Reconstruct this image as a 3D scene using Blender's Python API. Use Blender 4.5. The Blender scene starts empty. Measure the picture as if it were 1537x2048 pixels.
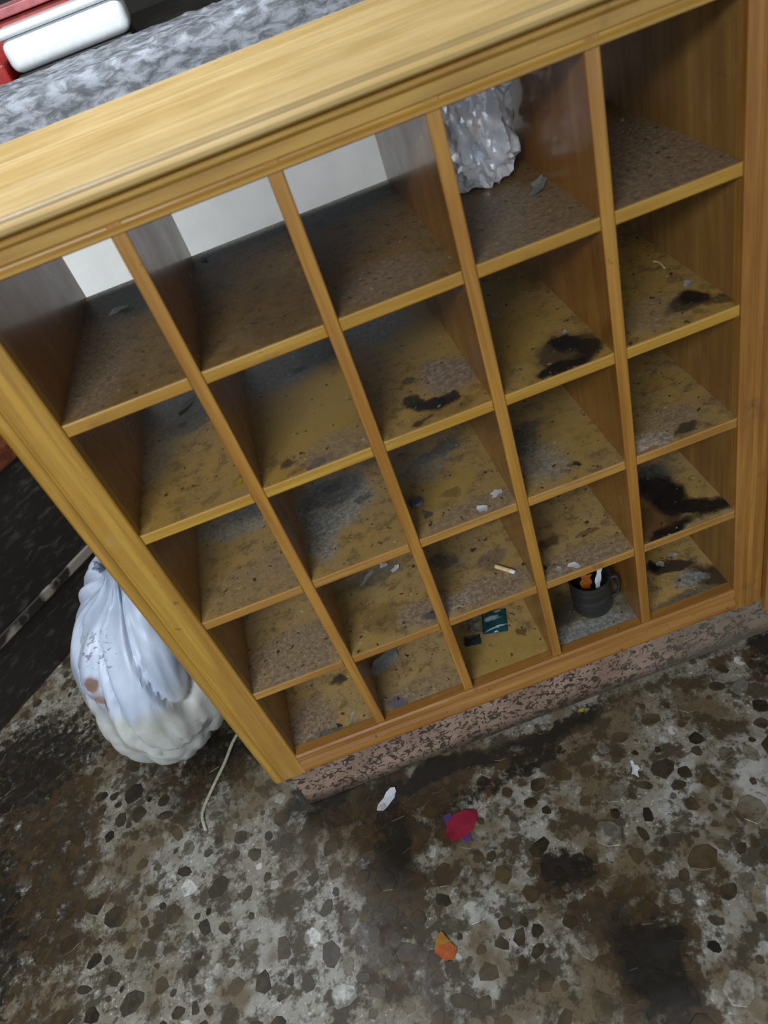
import bpy, bmesh, math, random
from mathutils import Vector, Matrix, noise
R = random.Random(7)
S = bpy.context.scene
COL = S.collection

# ------------------------------------------------------------------ camera
cam_d = bpy.data.cameras.new('camera')
cam = bpy.data.objects.new('camera', cam_d)
COL.objects.link(cam)
right = Vector((0.93334057, -0.22168337, -0.28236832))
up = Vector((0.35868379, 0.60845315, 0.70790586))
fwd = Vector((-0.01487694, 0.7619982, -0.64740824))
CAM = Vector((0.35079, -0.85962, 1.41007))
m = Matrix.Identity(4)
for i in range(3):
    m[i][0], m[i][1], m[i][2], m[i][3] = right[i], up[i], -fwd[i], CAM[i]
cam.matrix_world = m
cam_d.sensor_fit = 'HORIZONTAL'
cam_d.sensor_width = 36.0
cam_d.lens = 36.0 * 1515.6 / 1537.0
cam_d.clip_start = 0.02
cam_d.dof.use_dof = True
cam_d.dof.focus_distance = 1.45
cam_d.dof.aperture_fstop = 5.6
S.camera = cam

# ------------------------------------------------------------------ world and exposure
w = bpy.data.worlds.new('world')
S.world = w
w.use_nodes = True
bg = w.node_tree.nodes['Background']
bg.inputs[0].default_value = (0.88, 0.94, 1.0, 1)
bg.inputs[1].default_value = 1.05
S.view_settings.view_transform = 'Standard'
S.view_settings.look = 'None'
S.view_settings.gamma = 1.0
S.view_settings.use_curve_mapping = False
S.view_settings.exposure = 0.30
S.cycles.max_bounces = 6
S.cycles.diffuse_bounces = 3
S.cycles.glossy_bounces = 3
S.cycles.transmission_bounces = 2


def area(name, loc, rot, size, energy, color):
    d = bpy.data.lights.new(name, 'AREA')
    d.shape = 'RECTANGLE'
    d.size, d.size_y = size
    d.energy = energy
    d.color = color
    o = bpy.data.objects.new(name, d)
    COL.objects.link(o)
    o.location = loc
    o.rotation_euler = rot
    return o


LAMPS = [((-0.55, -1.80, 2.22), 50.0, 0.55), ((0.05, 0.45, 2.22), 21.0, 0.14)]  # second lamp is added to brighten the white panel behind the shelf
for i, (p, e, wd) in enumerate(LAMPS):
    area('tube_light', p, (0, 0, 0), (1.15, wd), e, (0.93, 0.97, 1.0))

# ------------------------------------------------------------------ helpers: nodes


class NT:
    def __init__(s, name):
        s.mat = bpy.data.materials.new(name)
        s.mat.use_nodes = True
        s.t = s.mat.node_tree
        s.b = s.t.nodes['Principled BSDF']
        s.L = s.t.links

    def n(s, kind, **kw):
        x = s.t.nodes.new(kind)
        for k, v in kw.items():
            setattr(x, k, v)
        return x

    def link(s, a, b):
        s.L.new(a, b)

    def inp(s, sock, v):
        if hasattr(v, 'is_output'):
            s.L.new(v, sock)
        else:
            sock.default_value = v

    def pos(s):
        return s.n('ShaderNodeNewGeometry').outputs['Position']

    def obj(s):
        return s.n('ShaderNodeTexCoord').outputs['Object']

    def mapping(s, vec, loc=(0, 0, 0), rot=(0, 0, 0), scale=(1, 1, 1), kind='POINT'):
        x = s.n('ShaderNodeMapping', vector_type=kind)
        s.link(vec, x.inputs[0])
        x.inputs[1].default_value = loc
        x.inputs[2].default_value = rot
        x.inputs[3].default_value = scale
        return x.outputs[0]

    def noise(s, vec, scale, detail=4, rough=0.55, dist=0.0, out='Fac'):
        x = s.n('ShaderNodeTexNoise')
        s.link(vec, x.inputs['Vector'])
        x.inputs['Scale'].default_value = scale
        x.inputs['Detail'].default_value = min(detail, 4)
        x.inputs['Roughness'].default_value = rough
        x.inputs['Distortion'].default_value = dist
        return x.outputs[0 if out == 'Fac' else 1]

    def rng(s, v, a, b, c=0.0, d=1.0, smooth=True):
        x = s.n('ShaderNodeMapRange')
        if smooth:
            x.interpolation_type = 'SMOOTHSTEP'
        s.link(v, x.inputs[0])
        for i, q in enumerate((a, b, c, d)):
            x.inputs[1 + i].default_value = q
        return x.outputs[0]

    def math(s, op, a, b=0.0):
        x = s.n('ShaderNodeMath', operation=op)
        s.inp(x.inputs[0], a)
        s.inp(x.inputs[1], b)
        return x.outputs[0]

    def mix(s, f, a, b, mode='MIX'):
        x = s.n('ShaderNodeMix', data_type='RGBA', blend_type=mode)
        s.inp(x.inputs[0], f)
        s.inp(x.inputs[6], a if hasattr(a, 'is_output') else (*a, 1))
        s.inp(x.inputs[7], b if hasattr(b, 'is_output') else (*b, 1))
        return x.outputs[2]

    def vadd(s, a, b):
        x = s.n('ShaderNodeVectorMath', operation='ADD')
        s.inp(x.inputs[0], a)
        s.inp(x.inputs[1], b)
        return x.outputs[0]

    def flat(s, vec):
        x = s.n('ShaderNodeVectorMath', operation='MULTIPLY')
        s.link(vec, x.inputs[0])
        x.inputs[1].default_value = (1, 1, 0)
        return x.outputs[0]

    def wobble(s, vec, scale, amt):
        c = s.noise(vec, scale, 2.5, 0.6, out='Color')
        x = s.n('ShaderNodeVectorMath', operation='SUBTRACT')
        s.link(c, x.inputs[0])
        x.inputs[1].default_value = (0.5, 0.5, 0.5)
        y = s.n('ShaderNodeVectorMath', operation='SCALE')
        s.link(x.outputs[0], y.inputs[0])
        y.inputs[3].default_value = amt
        return s.vadd(vec, y.outputs[0])

    def blob(s, vec, x, y, rx, ry, rot=0.0, soft=0.35):
        v = s.mapping(vec, (x, y, 0), (0, 0, rot), (rx, ry, 1), 'TEXTURE')
        l = s.n('ShaderNodeVectorMath', operation='LENGTH')
        s.link(v, l.inputs[0])
        return s.rng(l.outputs['Value'], 1.0 + soft, 1.0 - soft, 0, 1)

    def bump(s, h, strength=0.3, dist=0.002):
        x = s.n('ShaderNodeBump')
        x.inputs['Strength'].default_value = strength
        x.inputs['Distance'].default_value = dist
        s.link(h, x.inputs['Height'])
        s.link(x.outputs[0], s.b.inputs['Normal'])

    def out(s, color=None, rough=None, **kw):
        if color is not None:
            s.inp(s.b.inputs['Base Color'], color if hasattr(color, 'is_output') else (*color, 1))
        if rough is not None:
            s.inp(s.b.inputs['Roughness'], rough)
        for k, v in kw.items():
            s.inp(s.b.inputs[k.replace('_', ' ')], v)
        return s.mat


def plain(name, col, rough=0.5, var=0.12, scale=60, **kw):
    t = NT(name)
    n = t.noise(t.obj(), scale, 4)
    c = t.mix(t.rng(n, 0.3, 0.7), tuple(v * (1 - var) for v in col), tuple(min(1, v * (1 + var)) for v in col))
    t.bump(n, 0.15, 0.001)
    return t.out(c, rough, **kw)


def wood(name, light, dark, axis, rough=0.3, grime=0.35, coat=0.3, fine=1.0):
    t = NT(name)
    p = t.pos()
    sc = [38 * fine] * 3
    sc['xyz'.index(axis)] = 2.2
    g = t.noise(t.mapping(p, scale=sc), 1.0, 5, 0.6, 0.6)
    sc2 = [170 * fine] * 3
    sc2['xyz'.index(axis)] = 5
    f = t.noise(t.mapping(p, scale=sc2), 1.0, 3, 0.6)
    c = t.mix(t.rng(g, 0.36, 0.66), dark, light)
    c = t.mix(t.rng(f, 0.40, 0.62, 0.0, 0.35), c, tuple(v * 0.62 for v in dark))
    # knots and worn dirty spots
    k = t.noise(p, 9, 5, 0.65)
    c = t.mix(t.rng(k, 0.60, 0.74, 0, grime), c, (0.035, 0.018, 0.006))
    k2 = t.noise(p, 55, 3, 0.6)
    c = t.mix(t.rng(k2, 0.68, 0.76, 0, grime * 1.3), c, (0.02, 0.012, 0.006))
    k3 = t.noise(t.mapping(p, (3, 5, 1)), 14, 5, 0.6)
    c = t.mix(t.rng(k3, 0.60, 0.76, 0, 0.20), c, (0.42, 0.29, 0.14))
    t.bump(f, 0.12, 0.001)
    r = t.rng(k, 0.3, 0.7, rough, rough + 0.15)
    return t.out(c, r, Coat_Weight=coat, Coat_Roughness=0.10)


HONEY_L, HONEY_D = (0.40, 0.235, 0.034), (0.30, 0.150, 0.018)
ORG_L, ORG_D = (0.33, 0.160, 0.032), (0.24, 0.100, 0.017)  # on right stile and bottom rail this darker tone imitates weaker light
W_X = wood('honey_wood_x', HONEY_L, HONEY_D, 'x')
W_Z = wood('honey_wood_z', HONEY_L, HONEY_D, 'z')
W_DIV = wood('divider_edge_wood', (0.37, 0.190, 0.028), (0.27, 0.115, 0.015), 'z')
W_EDGE = wood('shelf_edge_wood', (0.42, 0.255, 0.034), (0.32, 0.165, 0.018), 'x')
W_TOP = wood('worn_top_wood', (0.54, 0.39, 0.18), (0.44, 0.30, 0.11), 'x', 0.33, 0.22, 0.25, 0.5)
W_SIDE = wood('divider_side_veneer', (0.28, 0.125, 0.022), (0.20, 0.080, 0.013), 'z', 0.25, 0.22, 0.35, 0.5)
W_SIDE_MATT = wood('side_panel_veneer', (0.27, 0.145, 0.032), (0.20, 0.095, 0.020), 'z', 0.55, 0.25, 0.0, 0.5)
W_POST = wood('post_and_dim_stile_wood', ORG_L, ORG_D, 'z')
W_RAIL = wood('dim_rail_wood', ORG_L, ORG_D, 'x', 0.5, 0.7, 0.0)
W_EDGE_DIM = wood('dim_shelf_edge_wood', (0.36, 0.195, 0.038), (0.27, 0.125, 0.020), 'x', grime=0.5)  # lower edges: falling light put into the wood colour, plus grime

# ------------------------------------------------------------------ helpers: meshes


def finish(name, bm, mats, parent=None, smooth=False, angle=40):
    """link a bmesh that was built in world coordinates, origin at its own centre"""
    me = bpy.data.meshes.new(name)
    bmesh.ops.recalc_face_normals(bm, faces=bm.faces[:])
    lo = Vector([min(v.co[i] for v in bm.verts) for i in range(3)])
    hi = Vector([max(v.co[i] for v in bm.verts) for i in range(3)])
    c = (lo + hi) / 2
    if parent is None:
        c.z = lo.z
    for v in bm.verts:
        v.co -= c
    bm.to_mesh(me)
    bm.free()
    for q in (mats if isinstance(mats, (list, tuple)) else [mats]):
        me.materials.append(q)
    if smooth:
        me.shade_smooth()
        if angle < 180:
            me.set_sharp_from_angle(angle=math.radians(angle))
    o = bpy.data.objects.new(name, me)
    COL.objects.link(o)
    if parent is not None:
        o.parent = parent
        base = parent.location.copy()
        if parent.parent is not None:
            base += parent.parent.location
        o.location = c - base
    else:
        o.location = c
    return o


def box(bm, lo, hi, bev=0.0, seg=1):
    vs = [bm.verts.new((x, y, z)) for x in (lo[0], hi[0]) for y in (lo[1], hi[1]) for z in (lo[2], hi[2])]
    fs = [(0, 1, 3, 2), (4, 6, 7, 5), (0, 4, 5, 1), (2, 3, 7, 6), (0, 2, 6, 4), (1, 5, 7, 3)]
    faces = [bm.faces.new([vs[i] for i in f]) for f in fs]
    if bev > 0:
        es = list({e for f in faces for e in f.edges})
        bmesh.ops.bevel(bm, geom=es, offset=bev, segments=seg, affect='EDGES', profile=0.5)


def boxo(name, lo, hi, mat, parent=None, bev=0.0015, seg=1):
    bm = bmesh.new()
    box(bm, lo, hi, bev, seg)
    return finish(name, bm, mat, parent)


def prism(name, prof, axis, a, b, mat, parent=None, smooth=True, n=1, fn=None):
    """profile points swept along an axis from a to b. axis x: profile (y,z); axis z: profile (x,y)"""
    bm = bmesh.new()
    rings = []
    for k in range(n + 1):
        t = a + (b - a) * k / n
        rings.append([bm.verts.new((t, p, q) if axis == 'x' else (p, q, t)) for p, q in prof])
    m_ = len(prof)
    for r0, r1 in zip(rings, rings[1:]):
        for i in range(m_):
            j = (i + 1) % m_
            bm.faces.new((r0[i], r0[j], r1[j], r1[i]))
    bm.faces.new(rings[0])
    bm.faces.new(rings[-1][::-1])
    return finish(name, bm, mat, parent, smooth, 35)


def lathe(bm, prof, c, n=32):
    rings = []
    for r, z in prof:
        rings.append([bm.verts.new((c[0] + r * math.cos(2 * math.pi * i / n), c[1] + r * math.sin(2 * math.pi * i / n), c[2] + z)) for i in range(n)])
    for a, b in zip(rings, rings[1:]):
        for i in range(n):
            j = (i + 1) % n
            bm.faces.new((a[i], a[j], b[j], b[i]))
    return rings


def tube(bm, pts, rad, n=8):
    rings = []
    prev = None
    for k, p in enumerate(pts):
        p = Vector(p)
        d = (Vector(pts[min(k + 1, len(pts) - 1)]) - Vector(pts[max(k - 1, 0)])).normalized()
        ref = Vector((0, 0, 1)) if abs(d.z) < 0.9 else Vector((1, 0, 0))
        if prev is not None:
            u = (prev - d * prev.dot(d)).normalized()
        else:
            u = d.cross(ref).normalized()
        prev = u
        v = d.cross(u)
        r = rad[k] if isinstance(rad, (list, tuple)) else rad
        rings.append([bm.verts.new(p + (u * math.cos(2 * math.pi * i / n) + v * math.sin(2 * math.pi * i / n)) * r) for i in range(n)])
    for a, b in zip(rings, rings[1:]):
        for i in range(n):
            j = (i + 1) % n
            bm.faces.new((a[i], a[j], b[j], b[i]))
    bm.faces.new(rings[0][::-1])
    bm.faces.new(rings[-1])


def spline(pts, k=8):
    P = [Vector(p) for p in pts]
    out = []
    for i in range(len(P) - 1):
        p0, p1, p2, p3 = P[max(i - 1, 0)], P[i], P[i + 1], P[min(i + 2, len(P) - 1)]
        for s in range(k):
            t = s / k
            out.append(0.5 * ((2 * p1) + (p2 - p0) * t + (2 * p0 - 5 * p1 + 4 * p2 - p3) * t * t + (3 * p1 - p0 - 3 * p2 + p3) * t ** 3))
    out.append(P[-1])
    return out


def empty(name, loc):
    o = bpy.data.objects.new(name, None)
    COL.objects.link(o)
    o.location = loc
    o.empty_display_size = 0.05
    return o


def tag(o, label=None, cat=None, group=None, kind=None):
    if label:
        o['label'] = label
    if cat:
        o['category'] = cat
    if group:
        o['group'] = group
    if kind:
        o['kind'] = kind
    return o


# ================================================================== THE SETTING
FLOOR_DARK = [  # big patches of trodden-in dirt: x, y, rx, ry, rot, amount
    (0.10, -0.16, 0.075, 0.26, -0.25, 0.85), (0.20, -0.10, 0.09, 0.10, 0.0, 0.7),
    (0.48, -0.47, 0.085, 0.13, 0.2, 0.95), (0.40, -0.29, 0.07, 0.06, 0.3, 0.75), (0.45, -0.38, 0.10, 0.05, 0.2, 0.7),
    (0.30, -0.40, 0.05, 0.04, 0.4, 0.6),
    (-0.66, 0.15, 0.16, 0.40, 0.2, 0.75), (-0.25, 0.18, 0.16, 0.10, 0.5, 0.65),
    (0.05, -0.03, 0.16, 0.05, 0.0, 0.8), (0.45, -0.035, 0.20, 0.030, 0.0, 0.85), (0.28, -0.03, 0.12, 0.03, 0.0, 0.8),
    (0.36, -0.09, 0.10, 0.05, 0.3, 0.6), (0.80, -0.03, 0.14, 0.03, 0.2, 0.5),
    (0.02, -0.27, 0.04, 0.14, 0.0, 0.6), (0.13, -0.40, 0.05, 0.10, 0.1, 0.7), (0.97, -0.06, 0.09, 0.12, 0, 0.6),
    (0.62, -0.40, 0.05, 0.06, 0, 0.5), (-0.05, -0.05, 0.09, 0.10, 0, 0.6),
]
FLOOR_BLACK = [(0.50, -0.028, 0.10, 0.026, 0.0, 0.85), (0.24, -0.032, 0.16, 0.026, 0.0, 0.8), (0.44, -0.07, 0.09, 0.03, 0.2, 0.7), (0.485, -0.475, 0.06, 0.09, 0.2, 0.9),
               (0.12, -0.13, 0.04, 0.10, -0.2, 0.75), (0.00, 0.02, 0.09, 0.05, 0.0, 0.8), (-0.20, 0.22, 0.12, 0.06, 0.3, 0.7), (0.41, -0.275, 0.045, 0.045, 0, 0.8), (-0.72, 0.40, 0.25, 0.16, 0, 0.7),
               (0.30, -0.11, 0.10, 0.03, 0.1, 0.6), (0.97, -0.04, 0.07, 0.09, 0, 0.7), (-0.75, -0.02, 0.09, 0.28, 0.15, 0.65)]
FLOOR_PALE = [(0.73, -0.29, 0.13, 0.085, 0.3, 0.85), (0.28, -0.345, 0.035, 0.07, 0.2, 0.8), (-0.13, -0.25, 0.16, 0.14, 0.3, 0.45),
              (0.20, -0.45, 0.07, 0.05, 0.2, 0.75), (0.64, -0.53, 0.06, 0.10, 0, 0.7), (0.33, -0.20, 0.10, 0.05, 0.5, 0.45), (-0.32, 0.02, 0.14, 0.12, 0.2, 0.35)]


def floor_dirt(t, c, strength=1.0, pale=True):
    p = t.flat(t.pos())
    v = t.wobble(t.wobble(p, 7, 0.12), 30, 0.035)
    if pale:
        for x, y, rx, ry, ro, a in FLOOR_PALE:
            c = t.mix(t.math('MULTIPLY', t.blob(v, x, y, rx, ry, ro, 0.5), a * 0.8), c, (0.40, 0.41, 0.40))
    # thin brown film, everywhere in patches
    n1 = t.noise(p, 5.5, 6, 0.65)
    c = t.mix(t.rng(n1, 0.44, 0.60, 0, 0.86 * strength), c, (0.095, 0.068, 0.032))
    n2 = t.noise(t.mapping(p, (4, 9, 0)), 15, 6, 0.72)
    c = t.mix(t.rng(n2, 0.485, 0.585, 0, 0.90 * strength), c, (0.034, 0.025, 0.012))
    n4 = t.noise(t.mapping(p, (1, 2, 0)), 55, 4, 0.7)
    c = t.mix(t.rng(n4, 0.53, 0.64, 0, 0.75 * strength), c, (0.045, 0.034, 0.018))
    f = None
    for x, y, rx, ry, ro, a in FLOOR_DARK:
        b = t.math('MULTIPLY', t.blob(v, x, y, rx, ry, ro, 0.6), a)
        f = b if f is None else t.math('MAXIMUM', f, b)
    n3 = t.noise(p, 24, 6, 0.72)
    dk = t.mix(t.rng(n3, 0.35, 0.65), (0.010, 0.008, 0.005), (0.050, 0.030, 0.012))
    ff = t.math('ADD', f, t.math('MULTIPLY', t.math('SUBTRACT', n3, 0.5), 1.8))
    c = t.mix(t.rng(ff, 0.36, 0.70, 0, 0.96 * (0.6 + 0.4 * strength)), c, dk)
    f = None
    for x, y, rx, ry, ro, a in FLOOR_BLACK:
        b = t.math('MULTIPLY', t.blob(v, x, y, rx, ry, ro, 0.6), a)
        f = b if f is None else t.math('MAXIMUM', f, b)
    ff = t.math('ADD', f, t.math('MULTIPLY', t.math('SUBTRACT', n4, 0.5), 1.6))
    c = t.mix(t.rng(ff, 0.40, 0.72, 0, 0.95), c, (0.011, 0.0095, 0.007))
    return c, n2


t = NT('terrazzo_matrix')
p = t.flat(t.pos())
c = t.mix(t.rng(t.noise(p, 6, 4), 0.35, 0.65), (0.170, 0.155, 0.120), (0.25, 0.245, 0.215))
c = t.mix(t.rng(t.noise(p, 90, 4, 0.7), 0.48, 0.66, 0, 0.65), c, (0.11, 0.095, 0.065))
c = t.mix(t.rng(t.noise(t.mapping(p, (7, 3, 0)), 130, 3, 0.6), 0.58, 0.66, 0, 0.6), c, (0.52, 0.52, 0.48))
c, h = floor_dirt(t, c)
t.bump(h, 0.25, 0.003)
M_FLOOR = t.out(c, t.rng(h, 0.3, 0.7, 0.30, 0.55))


def chip_mat(name, a, b):
    t = NT(name)
    oi = t.n('ShaderNodeObjectInfo').outputs['Random']
    isl = t.n('ShaderNodeNewGeometry').outputs['Random Per Island']
    r = t.math('FRACT', t.math('ADD', oi, isl))
    c = t.mix(r, a, b)
    c = t.mix(t.rng(t.noise(t.pos(), 60, 5, 0.65), 0.40, 0.64, 0, 0.5), c, tuple(v * 0.45 for v in a))
    c, h = floor_dirt(t, c, 0.75, False)
    return t.out(c, 0.38)


CHIP_M = [chip_mat('dark_stone_chip', (0.010, 0.009, 0.007), (0.060, 0.051, 0.036)),
          chip_mat('grey_stone_chip', (0.10, 0.095, 0.075), (0.20, 0.19, 0.15)),
          chip_mat('pale_stone_chip', (0.28, 0.285, 0.26), (0.50, 0.51, 0.49))]

floor = boxo('floor', (-2.3, -4.2, -0.06), (2.3, 2.5, 0.0), M_FLOOR, None, 0)
tag(floor, 'dirty terrazzo floor with dark and pale stone chips', kind='structure')


def chip_bm(bm, cx, cy, r, seed, z=0.0, h=0.0007, spin=0.0):
    q = random.Random(seed)
    n = q.choice((6, 7, 8, 9))
    el = q.uniform(0.65, 1.0)
    top, bot = [], []
    for i in range(n):
        a = 2 * math.pi * (i + q.uniform(-0.28, 0.28)) / n
        rr = r * q.uniform(0.78, 1.12)
        x, y = rr * math.cos(a), rr * math.sin(a) * el
        x, y = x * math.cos(spin) - y * math.sin(spin), x * math.sin(spin) + y * math.cos(spin)
        top.append(bm.verts.new((cx + x * 0.95, cy + y * 0.95, z + h)))
        bot.append(bm.verts.new((cx + x, cy + y, z - 0.001)))
    bm.faces.new(top)
    for i in range(n):
        j = (i + 1) % n
        bm.faces.new((bot[i], bot[j], top[j], top[i]))


chip_meshes = []
for k in range(3):
    row = []
    for v in range(10):
        bm = bmesh.new()
        chip_bm(bm, 0, 0, 1.0, 100 + v, 0, 0.03)
        me = bpy.data.meshes.new('stone_chip')
        bmesh.ops.recalc_face_normals(bm, faces=bm.faces[:])
        bm.to_mesh(me)
        bm.free()
        me.materials.append(CHIP_M[k])
        row.append(me)
    chip_meshes.append(row)

placed = []
cellsz = 0.06
gridc = {}


def free_spot(x, y, r):
    gx, gy = int(x // cellsz), int(y // cellsz)
    for i in range(gx - 1, gx + 2):
        for j in range(gy - 1, gy + 2):
            for (a, b, c_) in gridc.get((i, j), ()):
                if (a - x) ** 2 + (b - y) ** 2 < (r + c_) ** 2 * 0.92:
                    return False
    return True


for rad_lo, rad_hi, tries in ((0.019, 0.029, 620), (0.013, 0.019, 2600), (0.007, 0.012, 4200)):
    for _ in range(tries):
        x, y, r = R.uniform(-1.25, 1.15), R.uniform(-0.75, 0.95), R.uniform(rad_lo, rad_hi)
        if x > -0.05 - r and x < 0.98 and y > -0.012 - r:
            continue
        if not free_spot(x, y, r):
            continue
        gridc.setdefault((int(x // cellsz), int(y // cellsz)), []).append((x, y, r))
        placed.append((x, y, r))


def view_size(q):
    x, y, r = q
    d = Vector((x, y, 0)) - CAM
    z = d.dot(fwd)
    u, v = d.dot(right) / z, d.dot(up) / z
    if abs(u) > 0.52 or abs(v) > 0.69:
        return 0
    return r / z


placed.sort(key=view_size, reverse=True)
rest = [bmesh.new() for _ in range(3)]
for k, (x, y, r) in enumerate(placed):
    kind = R.choices((0, 1, 2), (0.64, 0.20, 0.16))[0]
    if k < 300 and view_size((x, y, r)) > 0:
        o = bpy.data.objects.new('stone_chip', R.choice(chip_meshes[kind]))
        COL.objects.link(o)
        o.parent = floor
        o.location = Vector((x, y, 0)) - floor.location
        o.rotation_euler = (0, 0, R.uniform(0, 6.28))
        o.scale = (r, r * R.uniform(0.75, 1.0), 0.025)
    else:
        chip_bm(rest[kind], x, y, r, R.random(), spin=R.uniform(0, 6))
for k in range(3):
    o = finish('stone_chips', rest[k], CHIP_M[k], floor)
    tag(o, kind='stuff')

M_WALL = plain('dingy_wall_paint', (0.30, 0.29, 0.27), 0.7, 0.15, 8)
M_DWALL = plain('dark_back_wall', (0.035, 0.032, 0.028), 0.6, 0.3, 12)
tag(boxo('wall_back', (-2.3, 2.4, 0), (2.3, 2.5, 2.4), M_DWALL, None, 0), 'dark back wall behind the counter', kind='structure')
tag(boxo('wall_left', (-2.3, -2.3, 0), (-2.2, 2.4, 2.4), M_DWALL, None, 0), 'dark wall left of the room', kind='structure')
tag(boxo('wall_right', (2.2, -2.3, 0), (2.3, 2.4, 2.4), M_WALL, None, 0), 'dingy wall right of the room', kind='structure')
tag(boxo('ceiling', (-2.3, -2.3, 2.4), (2.3, 2.5, 2.48), M_WALL, None, 0), 'dingy painted ceiling', kind='structure')

t = NT('lit_tube')
M_TUBE = t.out((0.9, 0.9, 0.9), 0.4, Emission_Color=(0.95, 0.98, 1, 1), Emission_Strength=4.0)
M_LAMP = plain('lamp_housing_white', (0.7, 0.7, 0.7), 0.4)
for i, (p_, e, wd) in enumerate(LAMPS):
    r_ = empty('ceiling_lamp', (p_[0], p_[1], 2.3))
    tag(r_, ('wide white fluorescent lamp on ceiling in front of the pigeonhole shelf', 'narrow added fluorescent lamp on ceiling, brightening the gap behind the pigeonhole shelf')[i], 'lamp', 'ceiling lamps')
    boxo('housing', (p_[0] - 0.62, p_[1] - wd / 2 - 0.02, 2.32), (p_[0] + 0.62, p_[1] + wd / 2 + 0.02, 2.3995), M_LAMP, r_, 0.004)
    for k in ((-1, 0, 1) if wd > 0.3 else (0,)):
        ty = p_[1] + k * 0.18
        bm = bmesh.new()
        tube(bm, [(p_[0] - 0.587, ty, 2.29), (p_[0] + 0.587, ty, 2.29)], 0.014, 14)
        finish('tube', bm, M_TUBE, r_, True)
        for s_ in (-1, 1):
            boxo('tube_holder', (p_[0] + s_ * 0.6 - 0.012, ty - 0.018, 2.27), (p_[0] + s_ * 0.6 + 0.012, ty + 0.018, 2.3195), M_LAMP, r_, 0.002)

# plinth under the shelf: pinkish speckled stone step
t = NT('pink_granite')
p = t.pos()
c = t.mix(t.rng(t.noise(p, 12, 4), 0.35, 0.65), (0.20, 0.135, 0.10), (0.29, 0.205, 0.16))
v = t.wobble(p, 40, 0.02)
c = t.mix(t.rng(t.noise(v, 70, 3, 0.55, 1.2), 0.50, 0.56, 0, 0.93), c, (0.034, 0.024, 0.015))
c = t.mix(t.rng(t.noise(p, 24, 4, 0.6), 0.58, 0.72, 0, 0.6), c, (0.02, 0.016, 0.011))
c = t.mix(t.rng(t.noise(t.mapping(p, (5, 1, 2)), 150, 3), 0.64, 0.72, 0, 0.5), c, (0.34, 0.28, 0.23))
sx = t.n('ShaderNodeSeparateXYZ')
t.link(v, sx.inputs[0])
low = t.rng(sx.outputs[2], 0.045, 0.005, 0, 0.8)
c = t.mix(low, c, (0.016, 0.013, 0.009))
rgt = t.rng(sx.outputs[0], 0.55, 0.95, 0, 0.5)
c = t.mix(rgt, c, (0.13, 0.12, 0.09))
M_GRAN = t.out(c, 0.5)
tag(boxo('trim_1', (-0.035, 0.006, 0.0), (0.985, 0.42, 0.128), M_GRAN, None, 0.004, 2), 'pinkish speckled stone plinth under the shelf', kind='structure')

# ================================================================== THE PIGEONHOLE SHELF
P = 0.18
XL, XR = 0.004, 0.896
TH = 0.009
DEP = 0.405
ZT = [0.985, 0.789, 0.591, 0.389]        # centres of the four inner shelves
ZB = 0.190                               # top of the bottom boards
ZR = 1.176                               # underside of the top rail
ZTOP = 1.236
cab = empty('pigeonhole_shelf', (0.45, 0.2, 0.128))
tag(cab, 'honey-coloured wooden pigeonhole shelf with twenty-five dirty compartments', 'shelf')

prism('top_board', [(-0.004, 1.2155), (-0.0115, 1.2165), (-0.016, 1.220), (-0.0165, 1.2245), (-0.0125, 1.2285), (-0.0105, 1.2295),
                    (-0.0105, 1.2315), (-0.0085, 1.2348), (-0.004, ZTOP), (DEP, ZTOP), (DEP, 1.2155)], 'x', -0.075, 0.985, W_TOP, cab)
prism('top_rail', [(0.018, ZR), (-0.001, ZR), (-0.0045, ZR + 0.002), (-0.0045, ZR + 0.006), (-0.001, ZR + 0.0085), (0.0, ZR + 0.010), (0.0, ZR + 0.012), (-0.003, ZR + 0.0145),
                   (-0.003, 1.2035), (-0.006, 1.2050), (-0.0085, 1.2085), (-0.0085, 1.2125), (-0.004, 1.2150), (0.018, 1.2150)], 'x', -0.064, 0.955, W_X, cab)


def stile(x_in, x_out, z0, z1):
    s_ = 1 if x_out > x_in else -1
    w_ = abs(x_out - x_in)
    pr = [(0, 0.018), (0, -0.001), (0.002, -0.003), (0.018, -0.003), (0.020, -0.0005), (0.023, -0.0005), (0.025, -0.0035),
          (0.032, -0.006), (0.039, -0.0035), (0.041, -0.0005), (0.044, -0.0005), (0.046, -0.003), (w_ - 0.010, -0.003), (w_ - 0.003, 0.000), (w_, 0.006), (w_, 0.018)]
    if s_ < 0:
        pr = [(0, 0.018), (0, -0.001), (0.002, -0.003), (0.044, -0.003), (0.0465, -0.0008), (0.049, -0.0008), (0.051, -0.003), (w_ - 0.014, -0.0045), (w_ - 0.007, -0.0035), (w_ - 0.002, 0.001), (w_, 0.007), (w_, 0.018)]
    return prism('stile', [(x_in + s_ * a, b) for a, b in pr], 'z', z0, z1, W_Z if s_ < 0 else W_POST, cab)  # right stile gets the dimmer tone for light falloff


stile(XL, -0.066, 0.128, ZR - 0.0005)
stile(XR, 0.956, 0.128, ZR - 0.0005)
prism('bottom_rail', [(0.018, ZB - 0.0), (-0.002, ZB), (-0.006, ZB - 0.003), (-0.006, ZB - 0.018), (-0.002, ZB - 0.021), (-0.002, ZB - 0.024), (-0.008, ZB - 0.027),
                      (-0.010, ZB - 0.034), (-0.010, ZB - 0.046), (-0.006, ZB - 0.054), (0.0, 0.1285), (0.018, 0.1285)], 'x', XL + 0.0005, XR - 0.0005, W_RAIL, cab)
boxo('side_panel', (XL - 0.018, 0.0185, 0.1285), (XL, DEP, 1.215), W_SIDE, cab, 0)
boxo('side_panel', (XR, 0.0185, 0.1285), (XR + 0.018, DEP, 1.215), W_SIDE_MATT, cab, 0)


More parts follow.
